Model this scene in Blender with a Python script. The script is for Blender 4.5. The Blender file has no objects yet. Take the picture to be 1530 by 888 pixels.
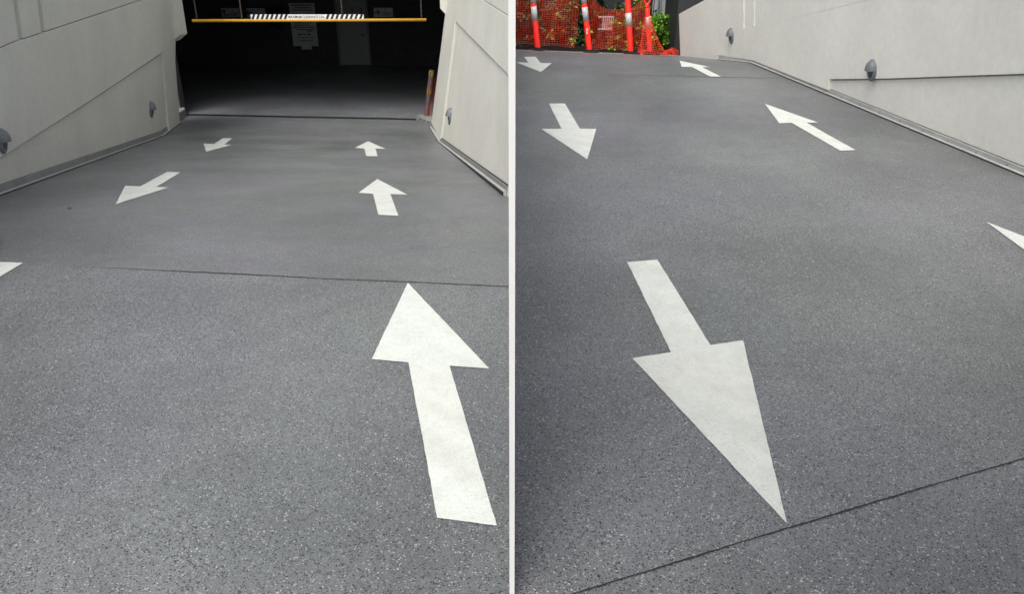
import bpy, bmesh, math, random
from mathutils import Vector as V, Matrix
random.seed(7)
S = bpy.context.scene
COL = S.collection
PI = math.pi

# ------------------------------------------------------------------ camera, sky, sun, exposure
CAM_H = 1.75
FPX = 1100.0                                   # focal length in photo pixels (photo 1530 x 888)
PITCH = math.atan((444 + 60) / FPX)            # looking down
cam = bpy.data.cameras.new('camera'); camo = bpy.data.objects.new('camera', cam); COL.objects.link(camo)
cam.sensor_width = 36; cam.lens = 36 * FPX / 1530
cam.clip_start = 0.05; cam.clip_end = 3000
camo.location = (0, 0, CAM_H); camo.rotation_euler = (PI / 2 - PITCH, 0, 0)
S.camera = camo

SUN_EL, SUN_AZ = math.radians(56), math.radians(200)      # azimuth clockwise from +Y
w = bpy.data.worlds.new('World'); S.world = w; w.use_nodes = True
wn = w.node_tree
sky = wn.nodes.new('ShaderNodeTexSky'); sky.sky_type = 'NISHITA'; sky.sun_disc = False
sky.sun_elevation = SUN_EL; sky.sun_rotation = SUN_AZ
sky.air_density = 1.0; sky.dust_density = 6.0; sky.ozone_density = 0.6
hs = wn.nodes.new('ShaderNodeHueSaturation'); hs.inputs['Saturation'].default_value = 0.42      # hazy, milky daylight
wn.links.new(sky.outputs[0], hs.inputs['Color']); wn.links.new(hs.outputs[0], wn.nodes['Background'].inputs[0])
wn.nodes['Background'].inputs[1].default_value = 0.15
sun = bpy.data.lights.new('sun', 'SUN'); suno = bpy.data.objects.new('sun', sun); COL.objects.link(suno)
sun.energy = 0.8; sun.angle = math.radians(50); sun.color = (1, 0.97, 0.92)
sd = V((math.sin(SUN_AZ) * math.cos(SUN_EL), math.cos(SUN_AZ) * math.cos(SUN_EL), math.sin(SUN_EL)))
suno.rotation_euler = sd.to_track_quat('Z', 'Y').to_euler(); suno.location = (0, -5, 12)
S.view_settings.view_transform = 'Standard'; S.view_settings.look = 'None'
S.view_settings.gamma = 1; S.view_settings.exposure = 0.45
S.view_settings.use_curve_mapping = False

# ------------------------------------------------------------------ survey helpers
CC = V((0, 0, CAM_H)); FW = V((0, math.cos(PITCH), -math.sin(PITCH))); UP = V((0, math.sin(PITCH), math.cos(PITCH)))
def ray(x, y): return V(((x - 765) / FPX, 0, 0)) + UP * ((444 - y) / FPX) + FW
def hit(x, y, pl):
    r = ray(x, y); return CC + r * ((pl[0] - CC).dot(pl[1]) / r.dot(pl[1]))
def plane(a, b, d):
    n = (b - a).cross(d).normalized()
    return (a, n if n.z > 0 else -n)
def depthplane(y): return (V((0, y, 0)), V((0, 1, 0)))
def zat(pl, x, y): return pl[0].z - ((x - pl[0].x) * pl[1].x + (y - pl[0].y) * pl[1].y) / pl[1].z

L0 = (V((0, 0, 0)), V((0, 0, 1)))
JA, JB = hit(101, 398, L0), hit(760, 429, L0)
L1 = plane(JA, JB, ray(518, 102))
KA, KB = hit(241, 202.8, L1), hit(659, 212.2, L1)
L2 = plane(KA, KB, ray(521, -6))
TA, TB = hit(272, 172, L2), hit(625, 178.5, L2)
L3 = plane(TA, TB, ray(521, -60))
R1 = plane(V((0, 0, 0)), V((1, 0, 0)), ray(650, -115))
RK = hit(1125, 93.7, R1)
RWa, RWb = hit(1521.7, 257.5, R1), hit(1242.5, 142, R1)   # foot of the wall beside the upper ramp
_r = ray(1016.6, 83.2); _d = RWb - RWa                     # the wall runs straight on to its far end
_t = (RWa.x * _d.y - RWa.y * _d.x) / (_r.x * _d.y - _r.y * _d.x)
CB = CC + _r * _t
CA = hit(769, 74.5, depthplane(CB.y - .1))
R2 = plane(CA, CB, RK - CB)
_fd = R1[1].cross(R2[1]).normalized()
def fold_r(x): return RK + _fd * ((x - RK.x) / _fd.x)

# ------------------------------------------------------------------ object helpers
def link(name, me, mat=None, parent=None):
    o = bpy.data.objects.new(name, me); COL.objects.link(o)
    if mat is not None and me is not None and len(me.materials) == 0:
        for m in (mat if isinstance(mat, (list, tuple)) else [mat]): me.materials.append(m)
    if parent: o.parent = parent
    return o
def build(name, bm, mat, parent=None, smooth=False, bevel=0, org=None):
    me = bpy.data.meshes.new(name)
    bmesh.ops.recalc_face_normals(bm, faces=bm.faces)
    if org is not None: bmesh.ops.translate(bm, vec=-V(org), verts=bm.verts)
    if smooth:
        for f in bm.faces: f.smooth = True
    bm.to_mesh(me); bm.free()
    o = link(name, me, mat, parent)
    if org is not None: o.location = org
    if bevel:
        b = o.modifiers.new('bevel', 'BEVEL'); b.width = bevel; b.segments = 2; b.limit_method = 'ANGLE'
        b.angle_limit = math.radians(35)
    return o
def tag(o, label=None, cat=None, group=None, kind=None):
    if label: o['label'] = label
    if cat: o['category'] = cat
    if group: o['group'] = group
    if kind: o['kind'] = kind
    return o
def empty(name, loc, label, cat, group=None, rot=(0, 0, 0)):
    o = bpy.data.objects.new(name, None); COL.objects.link(o); o.location = loc; o.rotation_euler = rot
    o.empty_display_size = 0.2
    return tag(o, label, cat, group)
def box(bm, lo, hi):
    lo, hi = V(lo), V(hi)
    vs = [bm.verts.new((x, y, z)) for x in (lo.x, hi.x) for y in (lo.y, hi.y) for z in (lo.z, hi.z)]
    for q in ((0, 1, 3, 2), (4, 6, 7, 5), (0, 4, 5, 1), (2, 3, 7, 6), (0, 2, 6, 4), (1, 5, 7, 3)):
        bm.faces.new([vs[i] for i in q])
    return bm
def prism(bm, pts, d):
    """polygon pts extruded by vector d"""
    a = [bm.verts.new(p) for p in pts]; b = [bm.verts.new(V(p) + d) for p in pts]
    f = bm.faces.new(a); g = bm.faces.new(b[::-1])
    for i in range(len(a)):
        j = (i + 1) % len(a); bm.faces.new((a[i], a[j], b[j], b[i]))
    return bm
def tube(bm, path, r, n=8, cap=True):
    path = [V(p) for p in path]; rings = []
    for i, p in enumerate(path):
        t = (path[min(i + 1, len(path) - 1)] - path[max(i - 1, 0)]).normalized()
        a = t.orthogonal() if abs(t.z) > .9 else t.cross(V((0, 0, 1)))
        a.normalize(); b = t.cross(a)
        rr = r[i] if isinstance(r, (list, tuple)) else r
        rings.append([bm.verts.new(p + (a * math.cos(2 * PI * k / n) + b * math.sin(2 * PI * k / n)) * rr) for k in range(n)])
    for A, B in zip(rings, rings[1:]):
        for k in range(n): bm.faces.new((A[k], A[(k + 1) % n], B[(k + 1) % n], B[k]))
    if cap: bm.faces.new(rings[0]); bm.faces.new(rings[-1][::-1])
    return bm
def lathe(bm, prof, n=20, org=(0, 0, 0)):
    o = V(org)
    rings = [[bm.verts.new(o + V((r * math.cos(2 * PI * k / n), r * math.sin(2 * PI * k / n), z))) for k in range(n)] for r, z in prof]
    for A, B in zip(rings, rings[1:]):
        for k in range(n): bm.faces.new((A[k], A[(k + 1) % n], B[(k + 1) % n], B[k]))
    bm.faces.new(rings[0]); bm.faces.new(rings[-1][::-1])
    return bm
def sweep(bm, path, prof, up=V((0, 0, 1)), side=1):
    """prof = closed list of (out, height); out is measured to the right (side=1) of the path"""
    path = [V(p) for p in path]; rings = []
    for i, p in enumerate(path):
        a = (path[i] - path[i - 1]).normalized() if i else None
        b = (path[i + 1] - path[i]).normalized() if i < len(path) - 1 else None
        t = (a + b).normalized() if a and b else (a or b)
        n = t.cross(V((0, 0, 1))).normalized() * side
        rings.append([bm.verts.new(p + n * q[0] + up * q[1]) for q in prof])
    m = len(prof)
    for A, B in zip(rings, rings[1:]):
        for k in range(m): bm.faces.new((A[k], A[(k + 1) % m], B[(k + 1) % m], B[k]))
    bm.faces.new(rings[0]); bm.faces.new(rings[-1][::-1])
    return bm

# ------------------------------------------------------------------ materials
class NT:
    def __init__(s, name):
        s.m = bpy.data.materials.new(name); s.m.use_nodes = True; s.t = s.m.node_tree
        s.p = s.t.nodes['Principled BSDF']; s.tc = s.t.nodes.new('ShaderNodeTexCoord')
        s.co = s.tc.outputs['Object']
    def n(s, ty, **kw):
        x = s.t.nodes.new(ty)
        for k, v in kw.items():
            if k in x.inputs.keys(): x.inputs[k].default_value = v
            else: setattr(x, k, v)
        return x
    def l(s, a, b): s.t.links.new(a, b)
    def mapping(s, scale):
        x = s.n('ShaderNodeMapping'); x.inputs['Scale'].default_value = scale; s.l(s.co, x.inputs['Vector']); return x.outputs[0]
    def noise(s, scale, detail=3, rough=.55, vec=None):
        x = s.n('ShaderNodeTexNoise'); x.inputs['Scale'].default_value = scale; x.inputs['Detail'].default_value = detail
        x.inputs['Roughness'].default_value = rough; s.l(vec or s.co, x.inputs['Vector']); return x.outputs['Fac']
    def vor(s, scale, out='Color'):
        x = s.n('ShaderNodeTexVoronoi'); x.inputs['Scale'].default_value = scale; s.l(s.co, x.inputs['Vector']); return x.outputs[out]
    def ramp(s, fac, stops, interp='LINEAR'):
        x = s.n('ShaderNodeValToRGB'); cr = x.color_ramp; cr.interpolation = interp
        while len(cr.elements) < len(stops): cr.elements.new(.5)
        for e, (p_, c) in zip(cr.elements, stops):
            e.position = p_; e.color = (c, c, c, 1) if isinstance(c, (int, float)) else (*c, 1)
        s.l(fac, x.inputs[0]); return x.outputs[0]
    def mix(s, a, b, fac, mode='MIX'):
        x = s.n('ShaderNodeMix'); x.data_type = 'RGBA'; x.blend_type = mode
        for v, i in ((fac, 0), (a, 6), (b, 7)):
            if isinstance(v, (int, float)): x.inputs[i].default_value = v if i == 0 else (v, v, v, 1)
            elif isinstance(v, tuple): x.inputs[i].default_value = (*v, 1)
            else: s.l(v, x.inputs[i])
        return x.outputs[2]
    def sep(s, c):
        x = s.n('ShaderNodeSeparateColor'); s.l(c, x.inputs[0]); return x.outputs[0]
    def bump(s, h, strength, dist, chain=None):
        x = s.n('ShaderNodeBump'); x.inputs['Strength'].default_value = strength; x.inputs['Distance'].default_value = dist
        s.l(h, x.inputs['Height'])
        if chain is not None: s.l(chain, x.inputs['Normal'])
        s.l(x.outputs[0], s.p.inputs['Normal']); return x.outputs[0]
    def base(s, c):
        if isinstance(c, tuple): s.p.inputs['Base Color'].default_value = (*c, 1)
        else: s.l(c, s.p.inputs['Base Color'])
        return s
    def rough(s, r):
        if isinstance(r, (int, float)): s.p.inputs['Roughness'].default_value = r
        else: s.l(r, s.p.inputs['Roughness'])
        return s
def simple(name, c, r=.6, var=.12, scale=9, metal=0, bump=0, spec=None):
    m = NT(name)
    f = m.ramp(m.noise(scale, 4), [(.3, 1 - var), (.7, 1 + var)])
    m.base(m.mix(c, f, 1.0, 'MULTIPLY')); m.rough(r); m.p.inputs['Metallic'].default_value = metal
    if bump: m.bump(m.noise(scale * 12, 3), bump, .003)
    if spec is not None: m.p.inputs['Specular IOR Level'].default_value = spec
    return m.m

def asphalt(name, lo, mid, seed):
    m = NT(name)
    mp = m.n('ShaderNodeMapping'); mp.inputs['Location'].default_value = (seed, seed * .7, 0); m.l(m.tc.outputs['Object'], mp.inputs[0]); m.co = mp.outputs[0]
    tint = m.mix((mid[0] * 1.0, mid[1] * .995, mid[2] * 1.045), (mid[0] * .97, mid[1] * 1.02, mid[2] * .97), m.ramp(m.noise(.55, 3), [(.38, 0.), (.62, 1.)]))
    blot = m.mix(m.ramp(m.noise(.8, 3, .5), [(.3, .79), (.5, .98), (.72, 1.2)]), m.ramp(m.noise(5, 4, .6), [(.3, .93), (.7, 1.07)]), 1., 'MULTIPLY')
    c = m.mix(tint, blot, 1., 'MULTIPLY')
    g = m.sep(m.vor(330)); c = m.mix(c, m.ramp(g, [(0, .5), (.35, .88), (.8, 1.1), (1, 1.5)]), 1., 'MULTIPLY')
    s1 = m.sep(m.vor(225)); patchy = m.ramp(m.noise(9, 4, .65), [(.38, .35), (.6, 1.)])
    c = m.mix(c, (lo, lo, lo * 1.02), m.ramp(s1, [(.0, 1.), (.10, 1.), (.105, 0.)], 'LINEAR'))
    c = m.mix(c, (.56, .57, .56), m.mix(m.ramp(s1, [(.0, 0.), (.964, 0.), (.970, .8)]), patchy, 1., 'MULTIPLY'))
    s2 = m.sep(m.vor(165)); d2 = m.vor(165, 'Distance')
    k = m.mix(m.ramp(s2, [(.0, 0.), (.986, 0.), (.988, .85)]), m.ramp(d2, [(.0, 1.), (.36, 1.), (.4, 0.)]), 1., 'MULTIPLY')
    c = m.mix(c, (.55, .56, .54), k)
    k2 = m.mix(m.ramp(s2, [(.0, 1.), (.012, 1.), (.016, 0.)]), m.ramp(d2, [(.0, 1.), (.36, 1.), (.4, 0.)]), 1., 'MULTIPLY')
    c = m.mix(c, (.015, .015, .016), k2)
    m.base(c)
    m.rough(m.ramp(m.noise(1.3, 3), [(.3, .36), (.7, .5)])); m.p.inputs['Specular IOR Level'].default_value = .8
    b = m.bump(g, .35, .0015); m.bump(s2, .15, .002, b)
    return m.m
M = {}
M['ramp_down'] = asphalt('asphalt_of_the_lower_ramp', .015, (.152, .159, .166), 3.1)
M['ramp_up'] = asphalt('asphalt_of_the_upper_ramp', .015, (.154, .160, .166), 11.7)

def plaster(name, c):
    m = NT(name)
    a = m.ramp(m.noise(1.1, 4, .6), [(.3, .93), (.7, 1.05)])
    b = m.ramp(m.noise(14, 4, .65), [(.3, .955), (.7, 1.04)])
    st = m.ramp(m.noise(2.2, 4, .6, m.mapping((3.2, 3.2, .35))), [(.48, 1.), (.66, .992), (.78, .96)])
    col = m.mix(m.mix(m.mix(c, a, 1., 'MULTIPLY'), b, 1., 'MULTIPLY'), st, 1., 'MULTIPLY')
    sc = m.ramp(m.noise(3.1, 6, .7), [(.65, 0.), (.74, .28)])
    col = m.mix(col, (c[0] * .72, c[1] * .73, c[2] * .72), sc)
    m.base(col); m.rough(.82); m.p.inputs['Specular IOR Level'].default_value = .3
    h = m.bump(m.noise(70, 4, .6), .35, .004); m.bump(m.noise(320, 2), .25, .0015, h)
    return m.m
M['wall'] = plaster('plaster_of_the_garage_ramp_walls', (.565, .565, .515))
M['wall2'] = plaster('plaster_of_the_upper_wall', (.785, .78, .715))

def paint():
    m = NT('white_road_paint')
    c = m.mix((.635, .672, .63), m.ramp(m.noise(2.5, 5, .65), [(.3, .9), (.65, 1.02)]), 1., 'MULTIPLY')
    wear = m.ramp(m.noise(38, 4, .7), [(.56, 0.), (.70, .42)])
    c = m.mix(c, (.42, .43, .42), wear)
    pit = m.ramp(m.sep(m.vor(230)), [(0, .4), (.007, .4), (.011, 0.)])
    c = m.mix(c, (.22, .225, .22), pit)
    sm = m.ramp(m.noise(1.6, 4, .6), [(.48, 0.), (.68, .4)])
    c = m.mix(c, (.55, .55, .48), sm)
    bl = m.ramp(m.noise(7, 8, .75), [(.46, 0.), (.58, .20), (.70, .32)])
    c = m.mix(c, (.40, .415, .39), bl)
    c = m.mix(c, m.ramp(m.sep(m.vor(260)), [(0, .90), (1, 1.06)]), 1., 'MULTIPLY')
    m.base(c); m.rough(.6); m.bump(m.sep(m.vor(300)), .25, .0012)
    return m.m
M['paint'] = paint()
M['seal'] = simple('black_joint_sealant', (.014, .014, .015), .55, .2)
M['upstand'] = simple('grey_painted_upstand', (.21, .22, .215), .6, .14, 5, bump=.2)
M['upstand2'] = simple('pale_painted_upstand', (.36, .37, .355), .6, .12, 5, bump=.2)
M['trim'] = simple('galvanised_edge_strip', (.42, .42, .40), .45, .12, 12)
M['lamp'] = simple('blue_grey_lamp_metal', (.135, .15, .168), .42, .1, 20)
M['lampdark'] = simple('dark_lamp_recess', (.02, .022, .026), .35, .1)
M['lens'] = simple('smoked_lamp_lens', (.05, .055, .06), .12, .1)
M['ledge'] = simple('grey_ledge_shade', (.22, .22, .21), .8, .3, 20)  # grey for the shade painted under the wall ledges
M['warn'] = simple('dull_yellow_tape', (.30, .17, .015), .6, .15)
M['slat'] = simple('weathered_white_paint', (.42, .42, .42), .6, .1)
M['concrete'] = simple('bare_concrete', (.22, .22, .21), .8, .2, 6, bump=.3)
M['int'] = simple('shade_darkened_blockwork', (.055, .057, .061), .85, .2, 4, bump=.3)  # wall colour darkened to stand in for the deep shade inside the garage
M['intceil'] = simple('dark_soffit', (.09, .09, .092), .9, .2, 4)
M['intfloor'] = asphalt('asphalt_of_the_garage_floor', .02, (.18, .19, .20), 23.3)
M['yellow'] = simple('yellow_bar_paint', (.62, .34, .035), .5, .1)
M['white'] = simple('white_sheet', (.78, .79, .78), .5, .04)
M['black'] = simple('black_print', (.012, .012, .013), .5, .1)
M['sign'] = simple('grey_white_sign_face', (.55, .58, .60), .5, .06)
M['print'] = simple('sign_print', (.05, .055, .06), .6, .1)
M['redprint'] = simple('dark_red_notice', (.22, .06, .055), .6, .1)
M['door'] = simple('grey_door_paint', (.25, .27, .275), .5, .08)
M['frame'] = simple('grey_frame_paint', (.17, .18, .185), .5, .08)
M['steel'] = simple('grey_post_steel', (.075, .08, .085), .45, .1, metal=.0)
M['chain'] = simple('dull_chain', (.12, .10, .08), .6, .1, metal=0)
M['mirror'] = simple('dark_convex_mirror', (.02, .022, .026), .25, .1)
M['divider_white'] = simple('added_divider_white_paint', (.86, .87, .87), .55, .03, 3)
M['orange'] = simple('orange_net_plastic', (.84, .05, .015), .5, .15, 8)
M['red'] = simple('fluorescent_red_orange_plastic', (.93, .026, .012), .38, .06)
M['band'] = simple('grey_reflective_band', (.46, .47, .48), .4, .14, 30)
M['rubber'] = simple('black_rubber', (.014, .014, .015), .8, .2, spec=.15)
M['kerb'] = simple('pale_kerb_concrete', (.26, .255, .24), .8, .2, 12)
M['soil'] = simple('dark_mulch', (.016, .013, .010), 1., .4, 30, bump=.8, spec=.05)
M['pave'] = simple('street_paving', (.20, .20, .195), .8, .12, 2)
M['char'] = simple('charcoal_cladding', (.020, .021, .025), .6, .1, 3)
M['glass'] = simple('dark_window_glass', (.03, .035, .04), .06, .1)
M['curtain'] = simple('pale_curtain', (.40, .43, .44), .8, .1)
M['column'] = simple('pale_column', (.52, .53, .52), .7, .06)
M['leafG'] = simple('bright_green_leaf', (.16, .38, .03), .45, .35, 3)
M['leafL'] = simple('lime_green_leaf', (.27, .48, .05), .45, .3, 3)
M['leafD'] = simple('dark_green_leaf', (.022, .052, .014), .5, .35, 3)
M['leafY'] = simple('yellow_leaf', (.26, .20, .025), .5, .3, 3)
M['leafR'] = simple('rust_brown_leaf', (.085, .035, .012), .5, .35, 3)
M['leafP'] = simple('pink_petal', (.45, .12, .18), .5, .2, 3)
M['bark'] = simple('brown_bark', (.06, .045, .03), .9, .3, 20)

# ------------------------------------------------------------------ ramps and ground
# plan lines of the walls that border the lower ramp
LW = [hit(8, 286.5, L1), hit(241, 202.6, L1), hit(266.3, 183.3, L2)]
RW = [hit(760.9, 296, L1), hit(659.5, 212, L1), hit(646, 190, L2)]
def on_line(a, b, x): t = (x - a.x) / (b.x - a.x); return a + (b - a) * t
def cross2(a, b, c, d):
    r, s = b - a, d - c; k = r.x * s.y - r.y * s.x; t = ((c.x - a.x) * s.y - (c.y - a.y) * s.x) / k
    return a + r * t
XS = -0.003
ldir = (LW[1] - LW[0]); ldir.z = 0; ldir.normalize()
lnorm = V((ldir.y, -ldir.x, 0))                    # towards the ramp
rdir = (RW[1] - RW[0]); rdir.z = 0; rdir.normalize()
rnorm = V((-rdir.y, rdir.x, 0))
offL = [p - lnorm * .12 for p in LW]; offR = [p - rnorm * .12 for p in RW]
f_r = on_line(JA, JB, XS); f_l = cross2(JA, JB, offL[0], offL[1])
k_l = cross2(KA, KB, offL[0], offL[1]); k_r = cross2(KA, KB, offR[0], offR[1])
t_l = on_line(TA, TB, offL[2].x - .3); t_r = on_line(TA, TB, offR[2].x + .3)
RS = on_line(RW[1], RW[0], XS)                     # where the right wall meets the divider
oRS = V((XS, offR[0].y + (XS - offR[0].x) * rdir.y / rdir.x, 0))
w_near = f_l - ldir * 9; w_near.z = 0
def zf(p, pl): return V((p.x, p.y, zat(pl, p.x, p.y)))
def sheet(name, polys, mat, parent=None, kind=None):
    bm = bmesh.new()
    for poly in polys: bm.faces.new([bm.verts.new(p) for p in poly])
    bmesh.ops.remove_doubles(bm, verts=bm.verts, dist=.0005)
    o = build(name, bm, mat, parent)
    if kind: o['kind'] = kind
    for pl in o.data.polygons:
        if pl.normal.z < 0: pl.flip()
    return o
down = sheet('descending_ramp', [
    [V((XS, -9, 0)), f_r, f_l, V((w_near.x, -9, 0))],
    [f_r, zf(V((XS, RS.y, 0)), L1), zf(oRS, L1), zf(k_r, L1), zf(k_l, L1), f_l],
    [zf(k_l, L2), zf(k_r, L2), zf(offR[2], L2), zf(t_r, L2), zf(t_l, L2), zf(offL[2], L2)]], M['ramp_down'], kind='structure')
XR = 0.003
RWp = [RWa, RWa.lerp(RWb, .6), RWb, RK, RK.lerp(CB, .4), CB]
d0 = (RWp[2] - RWp[0]).normalized()
rw_near = RWp[0] - d0 * 9
kx = 6.0
crestdir = (CB - CA).normalized()
cl = CA + crestdir * ((XR - CA.x) / crestdir.x); cr = CA + crestdir * ((kx - CA.x) / crestdir.x)
up_ramp = sheet('ascending_ramp', [
    [V((XR, -9, zat(R1, 0, -9))), V((kx, -9, zat(R1, 0, -9))), V((kx, fold_r(kx).y, fold_r(kx).z)), fold_r(XR)],
    [fold_r(XR), fold_r(kx), cr, cl]], M['ramp_up'], kind='structure')

# sealant joints, slightly irregular, part of the ramps
def joint(pts_px, pls, width, parent, n=60, seed=1):
    rnd = random.Random(seed); bm = bmesh.new(); prev = None
    segs = []
    for (a, b) in zip(pts_px, pts_px[1:]):
        for i in range(n): segs.append((a[0] + (b[0] - a[0]) * i / n, a[1] + (b[1] - a[1]) * i / n, a[2] + (b[2] - a[2]) * i / n))
    segs.append(pts_px[-1]); wob = 0
    for (x, y, k) in segs:
        p = hit(x, y, pls); wob = wob * .7 + rnd.uniform(-1, 1) * width * .10
        p = V((p.x, p.y + wob, p.z + .0035)); h = width * k * rnd.uniform(.6, 1.25) / 2
        a, b = bm.verts.new(p - V((0, h, 0))), bm.verts.new(p + V((0, h, 0)))
        if prev: bm.faces.new((prev[0], a, b, prev[1]))
        prev = (a, b)
    return build('sealant_joint', bm, M['seal'], parent)
joint([(101, 398, .08), (214.5, 403.4, .5), (300, 407.4, 1.), (400, 412.2, .9), (480, 416.8, .8), (610, 422, .8), (763.5, 429, .9)], L1, .011, down, seed=2)
joint([(800, 906.7, .6), (887, 880, .7), (960, 857.5, .6), (1030, 836, 1.), (1110, 811, .6), (1200, 784, 1.), (1340, 742, .9), (1410, 721, .6), (1522, 689, .9), (1560, 677.5, .9), (1950, 559.5, .8)], R1, .0075, up_ramp, seed=3)
joint([(870, 111, .1), (940, 112, .3), (1037, 114.2, .8), (1144, 116.4, .7), (1170, 117, .7)], R1, .02, up_ramp, seed=4)

# wide street ground in pieces round the sunken ramp
zb = -.02
bm = bmesh.new()
def gq(*pts): bm.faces.new([bm.verts.new(p) for p in pts])
zs = zat(R2, 2, 15)
gq((-900, -900, -.5), (900, -900, -.5), (900, -9, -.5), (-900, -9, -.5))
gq((-900, -9, -.5), (w_near.x, -9, -.5), (w_near.x, -9, 0), (-900, -9, 0))
gq((kx, -9, zat(R1, 0, -9)), (900, -9, zat(R1, 0, -9)), (900, 60, .1), (kx, 60, .1))
o = build('ground', bm, M['pave']); tag(o, kind='structure')
# ------------------------------------------------------------------ painted arrows
def clip(poly, f):
    out = []
    for i in range(len(poly)):
        a, b = poly[i], poly[(i + 1) % len(poly)]; fa, fb = f(a), f(b)
        if fa >= 0: out.append(a)
        if (fa >= 0) != (fb >= 0):
            t = fa / (fa - fb); out.append((a[0] + (b[0] - a[0]) * t, a[1] + (b[1] - a[1]) * t))
    return out
def arrow(pts, pl, label, pl2=None, ysplit=None):
    tip, hl, sl, bl, br, sr, hr = pts
    polys = []
    base = [(tip, hl, sl, sr, hr), (sl, bl, br, sr)]
    bm = bmesh.new()
    for P in base:
        parts = [(P, pl)]
        if pl2:
            parts = [(clip(list(P), lambda q: q[1] - ysplit), pl), (clip(list(P), lambda q: ysplit - q[1]), pl2)]
        for q, s in parts:
            if len(q) < 3: continue
            # slightly ragged outline
            fine = []
            for i in range(len(q)):
                a, b = q[i], q[(i + 1) % len(q)]
                A, B = hit(a[0], a[1], s), hit(b[0], b[1], s)
                fine.append(A)
                n = 0 if {a, b} == {sl, sr} else int((B - A).length / .035)
                for k in range(1, n):
                    t = k / n; d = (B - A).normalized().cross(s[1]) * random.uniform(-.0012, .0012)
                    fine.append(A + (B - A) * t + d)
            vs = [bm.verts.new(p + V((0, 0, .004))) for p in fine]
            bm.faces.new(vs)
    bmesh.ops.remove_doubles(bm, verts=bm.verts, dist=.001)
    bmesh.ops.triangulate(bm, faces=bm.faces)
    o = build('road_arrow', bm, M['paint'])
    for f in o.data.polygons:
        if f.normal.z < 0: f.flip()
    c = sum((v.co for v in o.data.vertices), V()) / len(o.data.vertices)
    for v in o.data.vertices: v.co -= c
    o.location = c
    return tag(o, label, 'road arrow', 'white arrows painted on the ramps')
arrow([(609.3, 423.6), (555.5, 537.9), (610.4, 542.9), (653.3, 775.8), (742.3, 787.4), (672, 547.8), (731.3, 552.2)], L0,
      'largest white arrow on the garage ramp, long shaft, pointing away to the garage')
arrow([(563.8, 267.8), (535.4, 288.8), (557.4, 290.1), (565.5, 321.6), (595.2, 322.9), (583.4, 290.5), (609, 291.5)], L1,
      'middle-sized white arrow pointing to the garage, beyond the joint in the ramp')
arrow([(549.9, 211.1), (530.3, 221.2), (544.5, 222.2), (547.2, 233.4), (564.1, 233.7), (561.1, 222.2), (575.9, 222.6)], L1,
      'small white arrow pointing to the garage, nearest the dark garage entrance')
arrow([(173, 305.7), (187.2, 278), (209.5, 279), (250, 257), (269.6, 258), (233.8, 279.7), (251.7, 280.7)], L1,
      'white arrow slanting out of the garage, close to the left wall, smudged head')
arrow([(308.1, 227), (304.4, 214.8), (319.6, 215.5), (333.4, 206.4), (347, 207), (335.1, 216.1), (345.6, 216.8)], L1,
      'smallest dirty white arrow pointing out of the garage, far down the left lane')
arrow([(-120, 487), (-115, 389), (-75, 390.5), (-60, 345), (-6, 346), (-12, 392), (34.8, 393.5)], L0,
      'white arrow cut off by the left edge, only one barb showing at the ramp joint')
arrow([(1175.5, 784.2), (944.7, 536.7), (1002.4, 527.8), (936.9, 392.7), (982.1, 389.1), (1061.3, 517), (1110, 509.9)], R1,
      'largest white arrow of the upper ramp, pointing at the viewer, tip near the joint')
arrow([(877.4, 238.7), (808.7, 193), (839, 192.7), (820.2, 155), (844.2, 155), (866.2, 192.7), (891, 193)], R1,
      'middle-sized white arrow on the upper ramp pointing down towards the viewer')
arrow([(808, 107.8), (771.2, 93.1), (789.4, 93.7), (783.3, 84.9), (800.2, 84.9), (807.5, 94.1), (824.5, 94.5)], R1,
      'small white arrow pointing down at the ramp crest below the orange netting')
arrow([(1015.2, 90.6), (1018.6, 99.9), (1033.5, 100.1), (1061, 114.5), (1077.4, 114.8), (1049.2, 100.7), (1061.2, 100.4)], R1,
      'small white arrow at the ramp crest pointing to the street beside the wall end')
arrow([(1142.4, 155.2), (1164.5, 184.6), (1182.9, 183.9), (1255.3, 225.8), (1278.1, 224.8), (1205, 183.6), (1222.7, 183.6)], R1,
      'long slanting white arrow pointing up the upper ramp, near the wall')
arrow([(1473.2, 332.1), (1541, 382), (1560, 384), (1700, 440), (1740, 440), (1595, 386), (1620, 389)], R1,
      'white arrow cut off by the right edge, only its tip showing on the upper ramp')

# ------------------------------------------------------------------ walls
def wall_frame(a, b, edge_bot, edge_top, toward):
    """plane of a battered wall face through a-b; the lean comes from a corner seen in the photo"""
    r = ray(*edge_top); B = edge_bot; t = (B.y - CC.y) / r.y; Tp = CC + r * t
    wv = Tp - B; wv = wv / wv.z
    n = (b - a).cross(wv).normalized()
    if n.dot(toward) < 0: n = -n
    return (a, n), wv
def slab(name, base, wv, ztop, n, th, mat, parent, end_trim=None, drop=.35):
    """solid wall behind a polyline base"""
    bm = bmesh.new(); rows = []
    for p in base:
        lo = p - wv * drop; hi = p + wv * (ztop - p.z)
        rows.append([lo, hi, hi - n * th, lo - n * th])
    if end_trim is not None:
        rows[0][2] = V((XS, rows[0][2].y + end_trim, rows[0][2].z)); rows[0][3] = V((XS, rows[0][3].y + end_trim, rows[0][3].z))
    R = [[bm.verts.new(q) for q in r] for r in rows]
    for A, B in zip(R, R[1:]):
        for k in range(4): bm.faces.new((A[k], A[(k + 1) % 4], B[(k + 1) % 4], B[k]))
    bm.faces.new(R[0]); bm.faces.new(R[-1][::-1])
    return build(name, bm, mat, parent)
def panel(px, pl, th, mat, parent, bevel=.006, name='render_panel', sink=.02):
    pts = [hit(x, y, pl) for x, y in px]; bm = bmesh.new()
    prism(bm, [p - pl[1] * sink for p in pts], pl[1] * (th + sink))
    return build(name, bm, mat, parent, bevel=bevel)
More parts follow.
